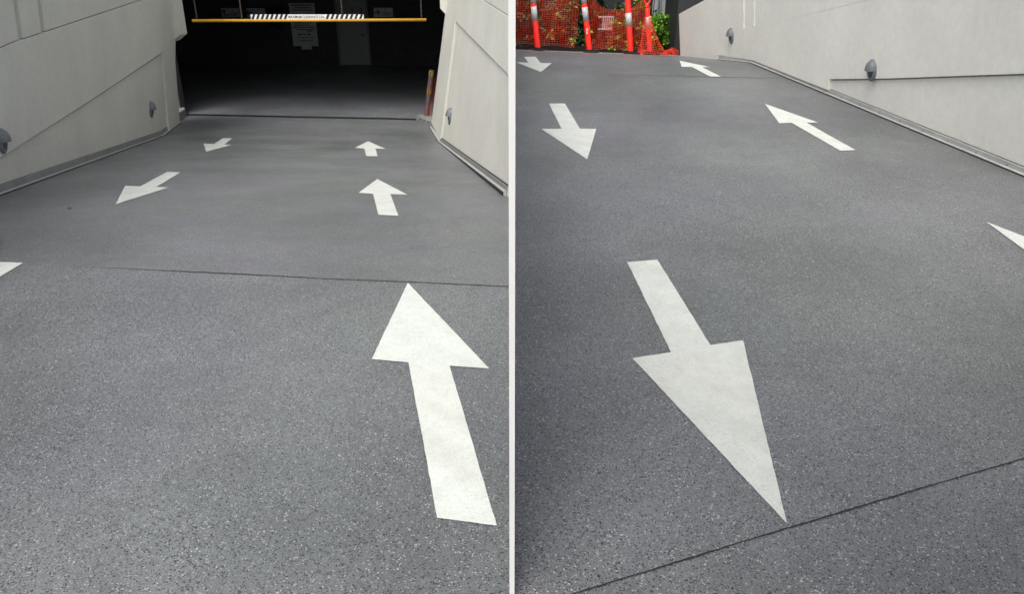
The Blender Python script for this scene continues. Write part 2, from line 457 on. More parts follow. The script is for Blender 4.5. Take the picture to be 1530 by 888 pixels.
def skirting(base, side, parent, up_mat, h, seal_w=.012, tw=.03, bolts=False):
    bm = bmesh.new(); sweep(bm, base, [(0, -.06), (.020, -.06), (.020, h - .006), (.014, h), (0, h)], side=side)
    build('upstand', bm, up_mat, parent)
    bm = bmesh.new(); sweep(bm, base, [(.0203, -.06), (.0203 + tw, -.06), (.0203 + tw, .010), (.0203, .016)], side=side)
    build('edge_strip', bm, M['trim'], parent)
    bm = bmesh.new(); sweep(bm, base, [(.0206 + tw, -.06), (.0206 + tw + seal_w, -.06), (.0206 + tw + seal_w, .005), (.0206 + tw, .007)], side=side)
    build('sealant_line', bm, M['seal'], parent)
    bm = bmesh.new(); sweep(bm, base, [(0, h + .0005), (.012, h + .0005), (.006, h + .009), (0, h + .011)], side=side)
    build('sealant_bead', bm, M['seal'], parent)

# --- left wall of the garage ramp
WZ = 2.15
plL, wL = wall_frame(LW[0], LW[1], LW[2], (258.6, 90), lnorm)
root = empty('retaining_wall', LW[1], 'tall pale rendered wall left of the garage ramp with a sloping recess', 'wall', 'rendered walls beside the ramps')
def child_at(o, r):
    o.parent = r; o.matrix_parent_inverse = Matrix.Translation(-r.location)
near = f_l + lnorm * .12 - ldir * 9
LB = [V((near.x, near.y, 0)), V((f_l.x, f_l.y, 0)) + lnorm * .12, LW[0], LW[1], LW[2]]
base_plane_pts = [p for p in LB]
def batch(root, fn):
    before = set(bpy.data.objects); fn()
    for o in set(bpy.data.objects) - before:
        if o.parent is None or o.parent == root:
            o.parent = root; o.matrix_parent_inverse = Matrix.Translation(-root.location)
def left_wall():
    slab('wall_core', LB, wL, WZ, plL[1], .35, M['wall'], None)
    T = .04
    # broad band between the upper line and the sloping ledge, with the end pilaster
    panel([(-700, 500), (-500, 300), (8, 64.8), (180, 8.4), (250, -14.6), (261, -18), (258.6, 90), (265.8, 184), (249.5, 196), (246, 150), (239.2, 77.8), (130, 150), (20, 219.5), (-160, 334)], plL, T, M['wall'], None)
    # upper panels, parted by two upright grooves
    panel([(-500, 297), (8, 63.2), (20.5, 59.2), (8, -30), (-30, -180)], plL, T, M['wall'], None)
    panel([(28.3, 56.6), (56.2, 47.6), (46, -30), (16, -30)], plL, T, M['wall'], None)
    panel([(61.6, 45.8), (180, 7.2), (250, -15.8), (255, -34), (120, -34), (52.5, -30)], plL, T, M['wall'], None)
    panel([(238, 80.0), (130, 152.0), (20, 221.6), (-60, 277), (-60, 279.5), (20, 223.6), (130, 154.2), (238.4, 82.0)], plL, .004, M['ledge'], None, 0, 'ledge_shade', .004)  # dark strip painting the shadow below the sloping ledge
    # nib under the entrance lintel
    P = hit(262, 62, (LW[2], V((0, 1, 0))))
    bm = bmesh.new(); e = LW[2]; top = e + wL * (WZ - e.z)
    zl = P.z
    a = e + wL * (zl - e.z)
    pr = [a + V((-.05, 0, 0)), a + V((.0, 0, 0)), a + V((.17, 0, .12)), V((a.x + .17 + wL.x * .3, a.y, WZ)), V((a.x - .05, a.y, WZ))]
    prism(bm, pr, V((.03, .30, 0)))
    build('lintel_nib', bm, M['wall'], None)
    skirting([p.copy() for p in LB], 1, None, M['upstand'], .085)
batch(root, left_wall)

# --- right wall of the garage ramp
plR, wR = wall_frame(RW[0], RW[1], RW[2], (667, 24), rnorm)
root = empty('retaining_wall', RW[1], 'pale rendered wall right of the garage ramp, running up to the white divider', 'wall', 'rendered walls beside the ramps')
RSz = V((XS, RS.y, zat(L1, XS, RS.y)))
def right_wall():
    base = [RSz + V((0, .012, 0)), RW[1], RW[2]]
    # the wall leans; keep its near end on the divider line
    bm = bmesh.new(); rows = []
    for i, p in enumerate(base):
        lo = p - wR * .35; hi = p + wR * (WZ - p.z)
        if i == 0:
            def onx(z):
                q = p + wR * (z - p.z); t = (XS - .0005 - q.x) / rdir.x; return q + V((rdir.x, rdir.y, 0)) * t
            lo, hi = onx(p.z - .35), onx(WZ)
            b1 = V((XS - .0005, lo.y + .9, lo.z)); b2 = V((XS - .0005, hi.y + .9, hi.z))
            rows.append([lo, hi, b2, b1])
        else:
            nn = V((plR[1].x, plR[1].y, 0)).normalized()
            rows.append([lo, hi, hi - nn * .22, lo - nn * .22])
    Rv = [[bm.verts.new(q) for q in r] for r in rows]
    for A, B in zip(Rv, Rv[1:]):
        for k in range(4): bm.faces.new((A[k], A[(k + 1) % 4], B[(k + 1) % 4], B[k]))
    bm.faces.new(Rv[0]); bm.faces.new(Rv[-1][::-1])
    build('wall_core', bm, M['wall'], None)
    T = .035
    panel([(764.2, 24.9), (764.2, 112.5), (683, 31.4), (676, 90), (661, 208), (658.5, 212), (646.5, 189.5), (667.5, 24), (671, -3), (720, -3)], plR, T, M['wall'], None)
    panel([(764.2, 23.4), (764.2, -25), (700, -25), (721, -3.4)], plR, T, M['wall'], None)
    panel([(764.2, 113.6), (764.2, 116), (683.6, 34.2), (683.8, 32.6)], plR, .004, M['ledge'], None, 0, 'ledge_shade', .004)  # ledge shadow laid on as a thin dark strip
    e = RW[2]; P = hit(668, 22.5, (e, V((0, 1, 0)))); a = e + wR * (P.z - e.z)
    bm = bmesh.new()
    pr = [a + V((.05, 0, 0)), a, a + V((-.11, 0, .12)), V((a.x - .11, a.y, WZ)), V((a.x + .15, a.y, WZ))]
    prism(bm, pr, V((-.03, .30, 0))); build('lintel_nib', bm, M['wall'], None)
    skirting([p.copy() + (V((-.035, .27, 0)) if i == 0 else V()) for i, p in enumerate([RSz, RW[1], RW[2]])], -1, None, M['upstand'], .07)
batch(root, right_wall)

# --- wall beside the upper ramp
plU, wU = wall_frame(RWp[0], RWp[2], hit(1115, 41, (RWp[3], V((0, 1, 0)))), (1115, 8), V((-1, 0, 0)))
root = empty('retaining_wall', RWp[2], 'long pale rendered wall right of the upper ramp, ending at the charcoal column', 'wall', 'rendered walls beside the ramps')
def upper_wall():
    n = V((plU[1].x, plU[1].y, 0)).normalized()
    # core with a coping that climbs from the far end
    e = RWp[-1]; top_e = hit(1015.6, 20.8, (e, V((0, 1, 0))))
    hts = [2.3, 2.3, 2.3, 2.3, None, None]
    bm = bmesh.new(); rows = []
    far = RWp[-1]; pre = RWp[-2]
    he = top_e.z
    top_m = hit(1043, 8, (far + (pre - far) * .43, V((0, 1, 0)))).z
    slope = (top_m - he) / ((pre - far).length * .43)
    pts = [rw_near] + RWp[:-1] + [far]
    for i, p in enumerate(pts):
        if i == len(pts) - 1: zt = he
        elif i == len(pts) - 2: zt = he + slope * (pre - far).length
        else: zt = max(2.4, he + slope * (pre - far).length)
        lo = p - wU * .3; hi = p + wU * (zt - p.z)
        nn = n if i < len(pts) - 2 else V((n.x * .3, n.y * .3, 0)) + V((0, -.95, 0)); nn = nn.normalized()
        if i == len(pts) - 2: nn = (n + V((0, -1, 0))).normalized()
        rows.append([lo, hi, hi - nn * .22, lo - nn * .22])
    Rv = [[bm.verts.new(q) for q in r] for r in rows]
    for A, B in zip(Rv, Rv[1:]):
        for k in range(4): bm.faces.new((A[k], A[(k + 1) % 4], B[(k + 1) % 4], B[k]))
    bm.faces.new(Rv[0]); bm.faces.new(Rv[-1][::-1])
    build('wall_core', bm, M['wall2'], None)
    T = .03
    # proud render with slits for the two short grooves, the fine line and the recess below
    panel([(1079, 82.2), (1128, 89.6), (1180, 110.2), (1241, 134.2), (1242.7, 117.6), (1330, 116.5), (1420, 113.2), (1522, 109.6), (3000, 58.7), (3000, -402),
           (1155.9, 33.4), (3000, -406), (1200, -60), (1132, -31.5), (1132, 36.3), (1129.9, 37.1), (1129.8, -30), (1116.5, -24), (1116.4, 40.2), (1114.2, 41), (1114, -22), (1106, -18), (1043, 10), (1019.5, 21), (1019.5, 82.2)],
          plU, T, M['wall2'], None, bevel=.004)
    panel([(1244.2, 118.2), (1330, 117.2), (1420, 113.9), (1522, 110.3), (3000, 59.4), (3000, 62), (1522, 112.3), (1420, 115.8), (1330, 118.9), (1244.2, 119.9)], plU, .004, M['ledge'], None, 0, 'ledge_shade', .004)  # painted shade line under the horizontal ledge
    skirting([p.copy() for p in [rw_near] + RWp[:5]], -1, None, M['upstand2'], .058, seal_w=.013, tw=.018)
    # small dark fixings along the upstand
    for i in range(14):
        q = RWp[0] + (RWp[3] - RWp[0]) * ((i + .3) / 14); nn = V((-plU[1].x, -plU[1].y, 0)).normalized() * -1
        bm = bmesh.new(); c = q + V((0, 0, .028)) + nn * .021
        bmesh.ops.create_icosphere(bm, subdivisions=1, radius=.0055, matrix=Matrix.Translation(c))
        build('screw_head', bm, M['black'], None)
batch(root, upper_wall)

# ------------------------------------------------------------------ wall lights
def make_light():
    r = bpy.data.objects.new('wall_light', None); COL.objects.link(r); r.empty_display_size = .1
    a, b = .085, .12
    # local: X along wall, Z up, -Y out of the wall
    def quarter(bm, a_, b_, d, v0, v1, nu=18, nv=7, yo=0):
        rows = []
        for j in range(nv + 1):
            ph = j / nv * PI / 2; row = []
            for i in range(nu + 1):
                th = v0 + (v1 - v0) * i / nu
                row.append(bm.verts.new((a_ * math.cos(th) * math.cos(ph), yo - d * math.sin(ph), b_ * math.sin(th) * math.cos(ph))))
            rows.append(row)
        for A, B in zip(rows, rows[1:]):
            for i in range(nu): bm.faces.new((A[i], A[i + 1], B[i + 1], B[i]))
    bm = bmesh.new(); quarter(bm, a, b, .016, 0, 2 * PI, 32, 4, -.010)
    lo = [bm.verts.new((a * math.cos(2 * PI * i / 32), .012, b * math.sin(2 * PI * i / 32))) for i in range(33)]
    hi = [bm.verts.new((a * math.cos(2 * PI * i / 32), -.010, b * math.sin(2 * PI * i / 32))) for i in range(33)]
    for i in range(32): bm.faces.new((lo[i], lo[i + 1], hi[i + 1], hi[i]))
    bmesh.ops.remove_doubles(bm, verts=bm.verts, dist=.0004)
    build('housing', bm, M['lamp'], r, smooth=True)
    bm = bmesh.new(); quarter(bm, a * .93, b * .95, .066, 0, PI, 20, 8, -.010)
    build('hood', bm, M['lamp'], r, smooth=True)
    bm = bmesh.new(); quarter(bm, a * .89, b * .3, .060, 0, PI, 20, 6, -.012)   # dark underside
    ring = bmesh.ops.bisect_plane(bm, geom=bm.verts[:] + bm.edges[:] + bm.faces[:], plane_co=(0, 0, .004), plane_no=(0, 0, 1), clear_outer=True)
    ed = [e for e in ring['geom_cut'] if isinstance(e, bmesh.types.BMEdge)]
    bmesh.ops.contextual_create(bm, geom=ed)
    build('hood_underside', bm, M['lampdark'], r)
    bm = bmesh.new(); quarter(bm, a * .74, b * .74, .022, PI, 2 * PI, 18, 5, -.013)
    build('lens', bm, M['lens'], r, smooth=True)
    for sz in (-1, 1):
        bm = bmesh.new(); bmesh.ops.create_icosphere(bm, subdivisions=1, radius=.006, matrix=Matrix.Translation((0, -.014, sz * b * .95)))
        build('screw', bm, M['lampdark'], r)
    return r
proto = make_light(); used = [False]
def copy_tree(o, parent=None):
    c = o.copy(); COL.objects.link(c); c.parent = parent
    for ch in o.children: copy_tree(ch, c)
    return c
def place_light(px, pl, wv, T, hpx, label, turn=0):
    r = proto if not used[0] else copy_tree(proto); used[0] = True
    p = hit(px[0], px[1], pl); n = pl[1]
    z = wv.normalized(); y = -n; x = y.cross(z).normalized(); z = x.cross(y)
    depth = (p - CC).dot(FW); s = (hpx / FPX * depth) / .24
    m = Matrix((x, y, z)).transposed().to_4x4()
    r.matrix_world = Matrix.Translation(p + n * (T + .006 * s)) @ m @ Matrix.Diagonal((s, s, s, 1))
    tag(r, label, 'wall light', 'eyelid lights on the ramp walls')
place_light((225, 163), plL, wL, 0, 24, 'grey eyelid light low in the recess of the left wall, near the garage entrance')
place_light((-5, 210), plL, wL, .04, 38, 'grey eyelid light cut by the left edge of the view, below the sloping ledge')
place_light((673.5, 173.5), plR, wR, 0, 25, 'grey eyelid light on the wall right of the garage entrance')
place_light((1096, 52.5), plU, wU, .03, 23, 'smaller grey eyelid light near the far end of the upper ramp wall')
place_light((1308, 104), plU, wU, .03, 32, 'larger grey eyelid light on the upper ramp wall, above the horizontal ledge')

# ------------------------------------------------------------------ made-up white panel dividing the two ramp views
root = empty('view_divider', (0, 1.58, 0), 'thin white panel added between the two ramps to divide the views', 'view_divider')
ys = [1.58, 4.14, 6.58, 9.02, 11.46, 13.9]
for a, b in zip(ys, ys[1:]):
    lo = min(zat(L1, 0, b), 0) - .3 if a < RS.y else -.2
    bm = bmesh.new(); box(bm, (-.0072, a, lo), (.0072, b - .004, 1.69))
    o = build('added_divider_panel', bm, M['divider_white'], root); o.matrix_parent_inverse = Matrix.Translation(-root.location)

# ------------------------------------------------------------------ garage
FZ = TA.z
YT = (TA.y + TB.y) / 2
CEIL = FZ + 2.9
root = empty('garage', (LW[2].x, YT, FZ), 'dark underground garage with a wide open entrance at the foot of the ramp', 'garage')
XL, XRr, YB = -11.2, -.06, 24.3
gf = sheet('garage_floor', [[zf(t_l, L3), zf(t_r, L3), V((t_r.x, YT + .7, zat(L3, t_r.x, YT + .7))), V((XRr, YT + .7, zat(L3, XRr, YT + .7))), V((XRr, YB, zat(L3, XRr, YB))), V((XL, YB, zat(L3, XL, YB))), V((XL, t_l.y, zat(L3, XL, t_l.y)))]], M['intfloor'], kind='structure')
def garage():
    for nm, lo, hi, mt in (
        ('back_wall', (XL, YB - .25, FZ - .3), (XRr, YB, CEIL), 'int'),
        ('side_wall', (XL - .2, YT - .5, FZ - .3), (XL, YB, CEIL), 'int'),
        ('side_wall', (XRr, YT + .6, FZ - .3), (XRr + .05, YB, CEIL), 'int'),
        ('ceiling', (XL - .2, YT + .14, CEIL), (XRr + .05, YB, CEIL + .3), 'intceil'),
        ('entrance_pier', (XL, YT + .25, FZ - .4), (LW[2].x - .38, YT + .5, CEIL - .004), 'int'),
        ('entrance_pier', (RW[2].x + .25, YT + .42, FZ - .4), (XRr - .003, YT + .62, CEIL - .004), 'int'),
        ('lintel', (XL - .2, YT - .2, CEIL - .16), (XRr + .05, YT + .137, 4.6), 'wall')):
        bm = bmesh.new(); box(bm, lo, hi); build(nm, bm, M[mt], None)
    # fire door on the back wall
    Yd = YB - .25; pl = depthplane(Yd)
    x0, x1 = hit(508, 60, pl).x, hit(550, 60, pl).x; zb_ = zat(L3, x0, Yd)
    bm = bmesh.new()
    box(bm, (x0 - .06, Yd - .07, zb_), (x0, Yd, zb_ + 2.12)); box(bm, (x1, Yd - .07, zb_), (x1 + .06, Yd, zb_ + 2.12))
    box(bm, (x0, Yd - .07, zb_ + 2.05), (x1, Yd, zb_ + 2.12))
    fr = build('door_frame', bm, M['frame'], None)
    bm = bmesh.new(); box(bm, (x0 + .004, Yd - .045, zb_ + .02), (x1 - .004, Yd, zb_ + 2.045))
    d = build('door', bm, M['door'], None, bevel=.003)
    bm = bmesh.new(); hp = hit(545, 51.5, depthplane(Yd - .06))
    tube(bm, [(hp.x, Yd - .045, hp.z), (hp.x, Yd - .10, hp.z), (hp.x - .12, Yd - .10, hp.z)], .012, 8)
    build('handle', bm, M['black'], d)
    a, b = hit(525, 11, depthplane(Yd - .05)), hit(541, 19, depthplane(Yd - .05))
    bm = bmesh.new(); box(bm, (a.x, Yd - .050, b.z), (b.x, Yd - .0455, a.z)); build('door_notice', bm, M['redprint'], d)
    bm = bmesh.new()
    for k in range(4):
        z = b.z + (a.z - b.z) * (k + .5) / 4.3
        box(bm, (a.x + .03, Yd - .053, z), (b.x - .03 - .04 * (k % 2), Yd - .0503, z + .012))
    build('notice_print', bm, M['sign'], d)
    # black drainage slot across the threshold
    a, b = hit(279, 171.6, L2), hit(622, 178.6, L2)
    bm = bmesh.new(); n = 40
    for i in range(n):
        p, q = a + (b - a) * (i / n), a + (b - a) * ((i + .94) / n)
        prism(bm, [p + V((0, -.075, -.02)), q + V((0, -.075, -.02)), q + V((0, .075, -.02)), p + V((0, .075, -.02))], V((0, 0, .03)))
    build('drain_grate', bm, M['seal'], None)
batch(root, garage)

# out-of-view canopy added behind the viewer, darkening the near upper ramp
bm = bmesh.new(); box(bm, (-.03, -9, -.45), (.03, 1.575, .05)); build('divider_strip', bm, M['concrete'], down)
root = empty('shade_canopy', (3, -2, 0), 'unseen concrete canopy added behind the viewer to shade the near upper ramp', 'canopy')
for nm, lo, hi in (('slab', (.3, -9, 2.9), (8, .8, 3.3)), ('rear_wall', (.3, -9.2, -.6), (8, -9, 3.3)), ('shade_pier', (6.1, -9, -.4), (6.4, .6, 2.9))):
    bm = bmesh.new(); box(bm, lo, hi); o = build(nm, bm, M['concrete'], root); o.matrix_parent_inverse = Matrix.Translation(-root.location)

# concrete plinths at the ends of the threshold
def plinth(pxs, h, label):
    pts = [hit(x, y, L2) for x, y in pxs]; c = sum(pts, V()) / len(pts)
    r = empty('concrete_plinth', c, label, 'plinth', 'plinths at the garage threshold')
    bm = bmesh.new(); prism(bm, [p - c + V((0, 0, -.05)) for p in pts], V((0, 0, h + .05)))
    build('block', bm, M['concrete'], r, bevel=.01)
    for k in range(3):
        bm = bmesh.new(); p = pts[1] + (pts[0] - pts[1]) * (.25 + .25 * k) - c
        bmesh.ops.create_icosphere(bm, subdivisions=1, radius=.018, matrix=Matrix.Translation(p + V((0, -.004, h * .55))))
        build('bolt', bm, M['black'], r)
plinth([(266, 180.5), (278.4, 172.5), (277, 169.5), (262, 169.5)], .14, 'small concrete plinth at the left end of the threshold drain')
plinth([(623, 177.6), (646, 187), (650, 179), (628, 174)], .06, 'low concrete plinth at the right end of the threshold drain')

# clearance bar hung under the lintel
YBAR = YT - .05
pl = depthplane(YBAR)
a, b = hit(287.5, 30.6, pl), hit(637, 29.2, pl); mid = (a + b) / 2
cb = empty('clearance_bar', mid, 'yellow height bar with striped clearance sign hanging across the garage entrance', 'height bar')
rr = 4.3 / 2 / FPX * (mid - CC).dot(FW)
bm = bmesh.new(); tube(bm, [a - mid, b - mid], rr, 14); build('bar', bm, M['yellow'], cb, smooth=True)
for x in (294.7, 362, 512, 630):
    q = hit(x, 29, pl) - mid; bm = bmesh.new(); zt = CEIL - .16 - mid.z + .01
    n = int((zt - rr) / .045)
    for i in range(n + 1):
        c = V((q.x, 0, q.z + rr + .02 + i * .043))
        pts = [c + V((math.cos(t) * (.011 if i % 2 else .002), math.cos(t) * (.002 if i % 2 else .011), math.sin(t) * .026)) for t in [k * 2 * PI / 8 for k in range(9)]]
        tube(bm, pts, .004, 5, cap=False)
    build('chain', bm, M['chain'], cb)
s0, s1 = hit(374.4, 21, pl) - mid, hit(543.8, 28.4, pl) - mid
yp = -.012
bm = bmesh.new(); box(bm, (s0.x, yp, s1.z), (s1.x, yp + .008, s0.z)); sp = build('sign_plate', bm, M['white'], cb)
hh = s0.z - s1.z; u = lambda x: (hit(x, 25, pl) - mid).x
sl = u(385) - u(381.6)
def stripe(x0, x1):
    A, B = u(x0), u(x1); bm = bmesh.new()
    prism(bm, [V((A, yp - .0005, s1.z)), V((B, yp - .0005, s1.z)), V((min(B + sl, s1.x), yp - .0005, s0.z)), V((min(A + sl, s1.x), yp - .0005, s0.z))], V((0, -.002, 0)))
    build('black_stripe', bm, M['black'], sp)
for k in range(8): stripe(375.4 + k * 6.9, 378.9 + k * 6.9)
for k in range(8):
    if 486.2 + k * 7.1 < 541: stripe(486.2 + k * 7.1, 489.8 + k * 7.1)
cu = bpy.data.curves.new('lettering', 'FONT'); cu.body = 'MAXIMUM CLEARANCE 2.0m'; cu.size = 1; cu.extrude = .002; cu.offset = .004
cu.align_x = 'CENTER'; cu.align_y = 'CENTER'
to = bpy.data.objects.new('lettering', cu); COL.objects.link(to)
bpy.context.view_layer.update()
me = bpy.data.meshes.new_from_object(to.evaluated_get(bpy.context.evaluated_depsgraph_get()))
bpy.data.objects.remove(to)
xs = [v.co.x for v in me.vertices]; zsn = [v.co.y for v in me.vertices]
tw, th = u(485) - u(431.5), hh * .56
cx, cy = (max(xs) + min(xs)) / 2, (max(zsn) + min(zsn)) / 2
for v in me.vertices:
    v.co = V(((v.co.x - cx) / (max(xs) - min(xs)) * tw + (u(485) + u(431.5)) / 2, yp - .001 - .002 * (v.co.z > 0), (v.co.y - cy) / (max(zsn) - min(zsn)) * th + (s0.z + s1.z) / 2))
me.materials.clear(); link('lettering', me, M['black'], sp)

# signs on the back wall
YS = YB - .25
def sign(name, px0, px1, label, cat, group=None, arrow_dir=None, lines=(), tab=False):
    pl = depthplane(YS - .01); a, b = hit(*px0, pl), hit(*px1, pl)
    c = V(((a.x + b.x) / 2, YS, (a.z + b.z) / 2)); W, Hh = (b.x - a.x), (a.z - b.z)
    r = empty(name, c, label, cat, group)
    bm = bmesh.new(); box(bm, (-W / 2, -.012, -Hh / 2), (W / 2, 0, Hh / 2))
    if tab: box(bm, (-W * .18, -.011, -Hh / 2 - .10), (W * .22, 0, -Hh / 2 - .001))
    build('board', bm, M['sign'], r)
    bm = bmesh.new()
    for (x0, x1, z, t) in lines: box(bm, (W * (x0 - .5), -.0145, Hh * (z - .5)), (W * (x1 - .5), -.0125, Hh * (z + t - .5)))
    if arrow_dir:
        s = arrow_dir; ax = -W * .36 if s in (-1, 2) else -W * .34
        if s == 2:
            box(bm, (ax - .02, -.0145, -Hh * .25), (ax + .02, -.0125, Hh * .15)); box(bm, (ax - .02, -.0146, -Hh * .32), (ax + .16, -.0126, -Hh * .22))
            prism(bm, [V((ax - .075, -.0147, Hh * .1)), V((ax + .075, -.0147, Hh * .1)), V((ax, -.0147, Hh * .32))], V((0, .002, 0)))
        else:
            box(bm, (ax - .08, -.0145, -.016), (ax + .08, -.0125, .016))
            for k in (-1, 1):
                prism(bm, [V((ax + s * .10, -.0147, 0)), V((ax + s * .06, -.0147, 0)), V((ax - s * .0, -.0147, k * .07)), V((ax + s * .035, -.0147, k * .075))], V((0, .002, 0)))
    build('print', bm, M['print'], r)
ln = [(.10, .92, .94, .022), (.2, .86, .885, .02), (.14, .9, .83, .02)] + [(.06 + .05 * ((k * 7) % 4), .94 - .06 * ((k * 5) % 4), .64 - k * .052, .018) for k in range(6)] + \
     [(.6, .82, .345, .022), (.25, .72, .27, .016), (.26, .32, .25, .05), (.66, .72, .25, .05), (.2, .85, .19, .014), (.25, .8, .12, .016)]
sign('notice_board', (431, 4), (476, 68.5), 'large pale notice board full of small text on the garage back wall', 'notice board', lines=ln, tab=True)
al = [(.42, .92, .30, .07), (.5, .85, .46, .05), (.6, .66, .7, .12), (.45, .8, .16, .05)]
sign('arrow_sign', (330, 11.5), (359, 25), 'pale sign with a bent arrow, furthest left on the garage back wall', 'sign', 'arrow signs on the garage back wall', 2, al)
sign('arrow_sign', (368, 11.5), (397, 25), 'pale sign with a left arrow behind the striped clearance sign', 'sign', 'arrow signs on the garage back wall', -1, al)
sign('arrow_sign', (558, 11), (587.5, 25), 'pale sign with a right arrow beside the grey fire door', 'sign', 'arrow signs on the garage back wall', 1, al)
# round convex mirror
pl = depthplane(YS - .3); c = hit(414.5, 26.5, pl); rad = 14.5 / FPX * (c - CC).dot(FW)
mr = empty('convex_mirror', c, 'dark round convex mirror left of the notice board', 'mirror')
bm = bmesh.new(); lathe(bm, [(rad * .3, .06), (rad * .97, .02), (rad, 0), (rad * .9, -.01), (rad * .6, -.07), (rad * .2, -.10)], 28)
bmesh.ops.rotate(bm, verts=bm.verts, cent=(0, 0, 0), matrix=Matrix.Rotation(PI / 2, 3, 'X')); bmesh.ops.scale(bm, vec=(1, -1, 1), verts=bm.verts)
build('mirror_dome', bm, M['mirror'], mr, smooth=True)
bm = bmesh.new(); tube(bm, [(0, .02, 0), (0, .3, 0)], .025, 8); build('bracket', bm, M['steel'], mr)

# posts inside the entrance
def garage_post(px_top, px_bot, wpx, label, bands):
    B = hit(*px_bot, L3 if px_bot[1] < 172 else L2); pl = depthplane(B.y)
    Tt = hit(*px_top, pl); rad = wpx / 2 / FPX * (B - CC).dot(FW); hgt = Tt.z - B.z; lean = Tt.x - B.x
    r = empty('garage_post', B, label, 'bollard', 'grey posts inside the garage entrance')
    def sg(z0, z1, rd, m, nm):
        bm = bmesh.new(); tube(bm, [(lean * z0, 0, hgt * z0), (lean * z1, 0, hgt * z1)], rd, 16); return build(nm, bm, M[m], r, smooth=False)
    sg(-.03, 1, rad, 'steel', 'tube')
    for z in bands:
        s = sg(z, z + .1, rad * 1.04, 'warn', 'warning_band')
        bm = bmesh.new()
        for k in range(5):
            t0 = k * 2 * PI / 5
            pts = [(t0, 0), (t0 + .6, 0), (t0 + 1.2, 1), (t0 + .6, 1)]
            q = [V((math.cos(t) * rad * 1.07 + lean * (z + .1 * h), math.sin(t) * rad * 1.07, hgt * (z + .002 + .096 * h))) for t, h in pts]
            prism(bm, q, V((0, 0, .001)) )
        build('black_stripe', bm, M['black'], s)
    return r, B, Tt, rad
garage_post((263, 93), (269.5, 163), 5, 'grey post with yellow bands behind the left wall end of the entrance', (.86, .46))
gp, gB, gT, grad = garage_post((645.2, 104.5), (637, 177), 7.5, 'grey post wrapped in orange net at the right of the garage entrance', (.88, .52))

# ------------------------------------------------------------------ orange mesh nets
def net(name, fn, nu, nv, r, label, su=3, sv=3, holes=None, group='orange safety nets'):
    bm = bmesh.new()
    def strand(pts, rad):
        rings = []
        for i, p in enumerate(pts):
            t = (pts[min(i + 1, len(pts) - 1)] - pts[max(i - 1, 0)])
            if t.length < 1e-6: t = V((0, 0, 1))
            t.normalize(); a = t.cross(V((.13, 1, .07))).normalized(); b = t.cross(a)
            rings.append([bm.verts.new(p + a * rad), bm.verts.new(p + b * rad * .5), bm.verts.new(p - a * rad)])
        for A, B in zip(rings, rings[1:]):
            for k in range(3): bm.faces.new((A[k], A[(k + 1) % 3], B[(k + 1) % 3], B[k]))
    for i in range(nu + 1):
        strand([fn(i / nu, j / (nv * 1.) ) for j in range(nv + 1)], r * .8)
    for j in range(nv + 1):
        strand([fn(i / nu, j / nv) for i in range(nu + 1)], r)
    return tag(build(name, bm, M['orange']), label, 'safety net', group)
def quadsurf(tl, tr, bl, br, sag_t=0, sag_b=0, rip=.02, seed=0, arc=0):
    ph = seed * 1.7
    def fn(u_, v_):
        a = tl.lerp(tr, u_); b = bl.lerp(br, u_); s = 4 * u_ * (1 - u_)
        a = a - V((0, 0, sag_t * s)); b = b + V((0, 0, sag_b * s))
        p = a.lerp(b, v_)
        p += V((rip * .5 * math.sin(5 * v_ + 9 * u_ + ph), rip * math.sin(11 * u_ + 3 * v_ + ph) + rip * .6 * math.sin(23 * u_ - 5 * v_), rip * .55 * math.sin(13 * u_ + ph * 2 + 2 * v_)))
        return p
    return fn
# net round the garage post
pl = depthplane(gB.y - .12)
q0 = [hit(640.5, 123, pl), hit(659, 112, depthplane(gB.y + .3)), hit(634.5, 175, pl), hit(651, 181, depthplane(gB.y + .1))]
net('safety_net', quadsurf(q0[0], q0[1], q0[2], q0[3], 0, 0, .03, 3), 5, 15, .0022, 'orange net bunched round the grey post in the garage entrance')

# ------------------------------------------------------------------ bollards and nets at the crest
def GZ(x): return CA.z + (CB.z - CA.z) * (x - CA.x) / (CB.x - CA.x) - .012      # gutter level
def bollard(px_base, px_top, wpx, bands, label, neck=None, pl=R2):
    Y_ = CA.y + .17; B = hit(*px_base, depthplane(Y_)); dp = depthplane(B.y); Tt = hit(*px_top, dp)
    B.z = GZ(B.x) ; px_base = (px_base[0], px_base[1] + 0)
    per = (Tt.z - B.z) / (px_base[1] - px_top[1]); lx = (Tt.x - B.x) / (Tt.z - B.z)
    rad = wpx / 2 / FPX * (B - CC).dot(FW); Hh = 1.12
    r = empty('traffic_post', B, label, 'traffic post', 'orange traffic posts at the crest of the upper ramp')
    def pt(z): return V((lx * z, 0, z))
    top = (px_base[1] - neck) * per if neck else Hh - .14
    bm = bmesh.new(); tube(bm, [pt(.0), pt(.02), pt(top - .02), pt(top)], [rad * 1.08, rad, rad * .96, rad * .8], 18); build('tube', bm, M['red'], r, smooth=True)
    bm = bmesh.new()
    tube(bm, [pt(top - .001), pt(top + .03), pt(top + .075)], [rad * .72, rad * .6, rad * .75], 14)
    # carrying handle loop
    lp = [pt(top + .07) + V((math.sin(t) * .05, 0, .05 - math.cos(t) * .05)) for t in [k * 2 * PI / 14 for k in range(15)]]
    tube(bm, lp, .015, 8, cap=False); build('handle', bm, M['red'], r, smooth=True)
    for (y1, y0) in bands:
        z0, z1 = (px_base[1] - y0) * per, (px_base[1] - y1) * per
        bm = bmesh.new(); tube(bm, [pt(z0), pt(z1)], rad * 1.03, 18); build('reflective_band', bm, M['band'], r, smooth=True)
    bm = bmesh.new()
    lathe(bm, [(.19, -.03), (.19, .012), (.165, .03), (.085, .045), (.07, .06)], 8); build('rubber_base', bm, M['rubber'], r)
    return r, B
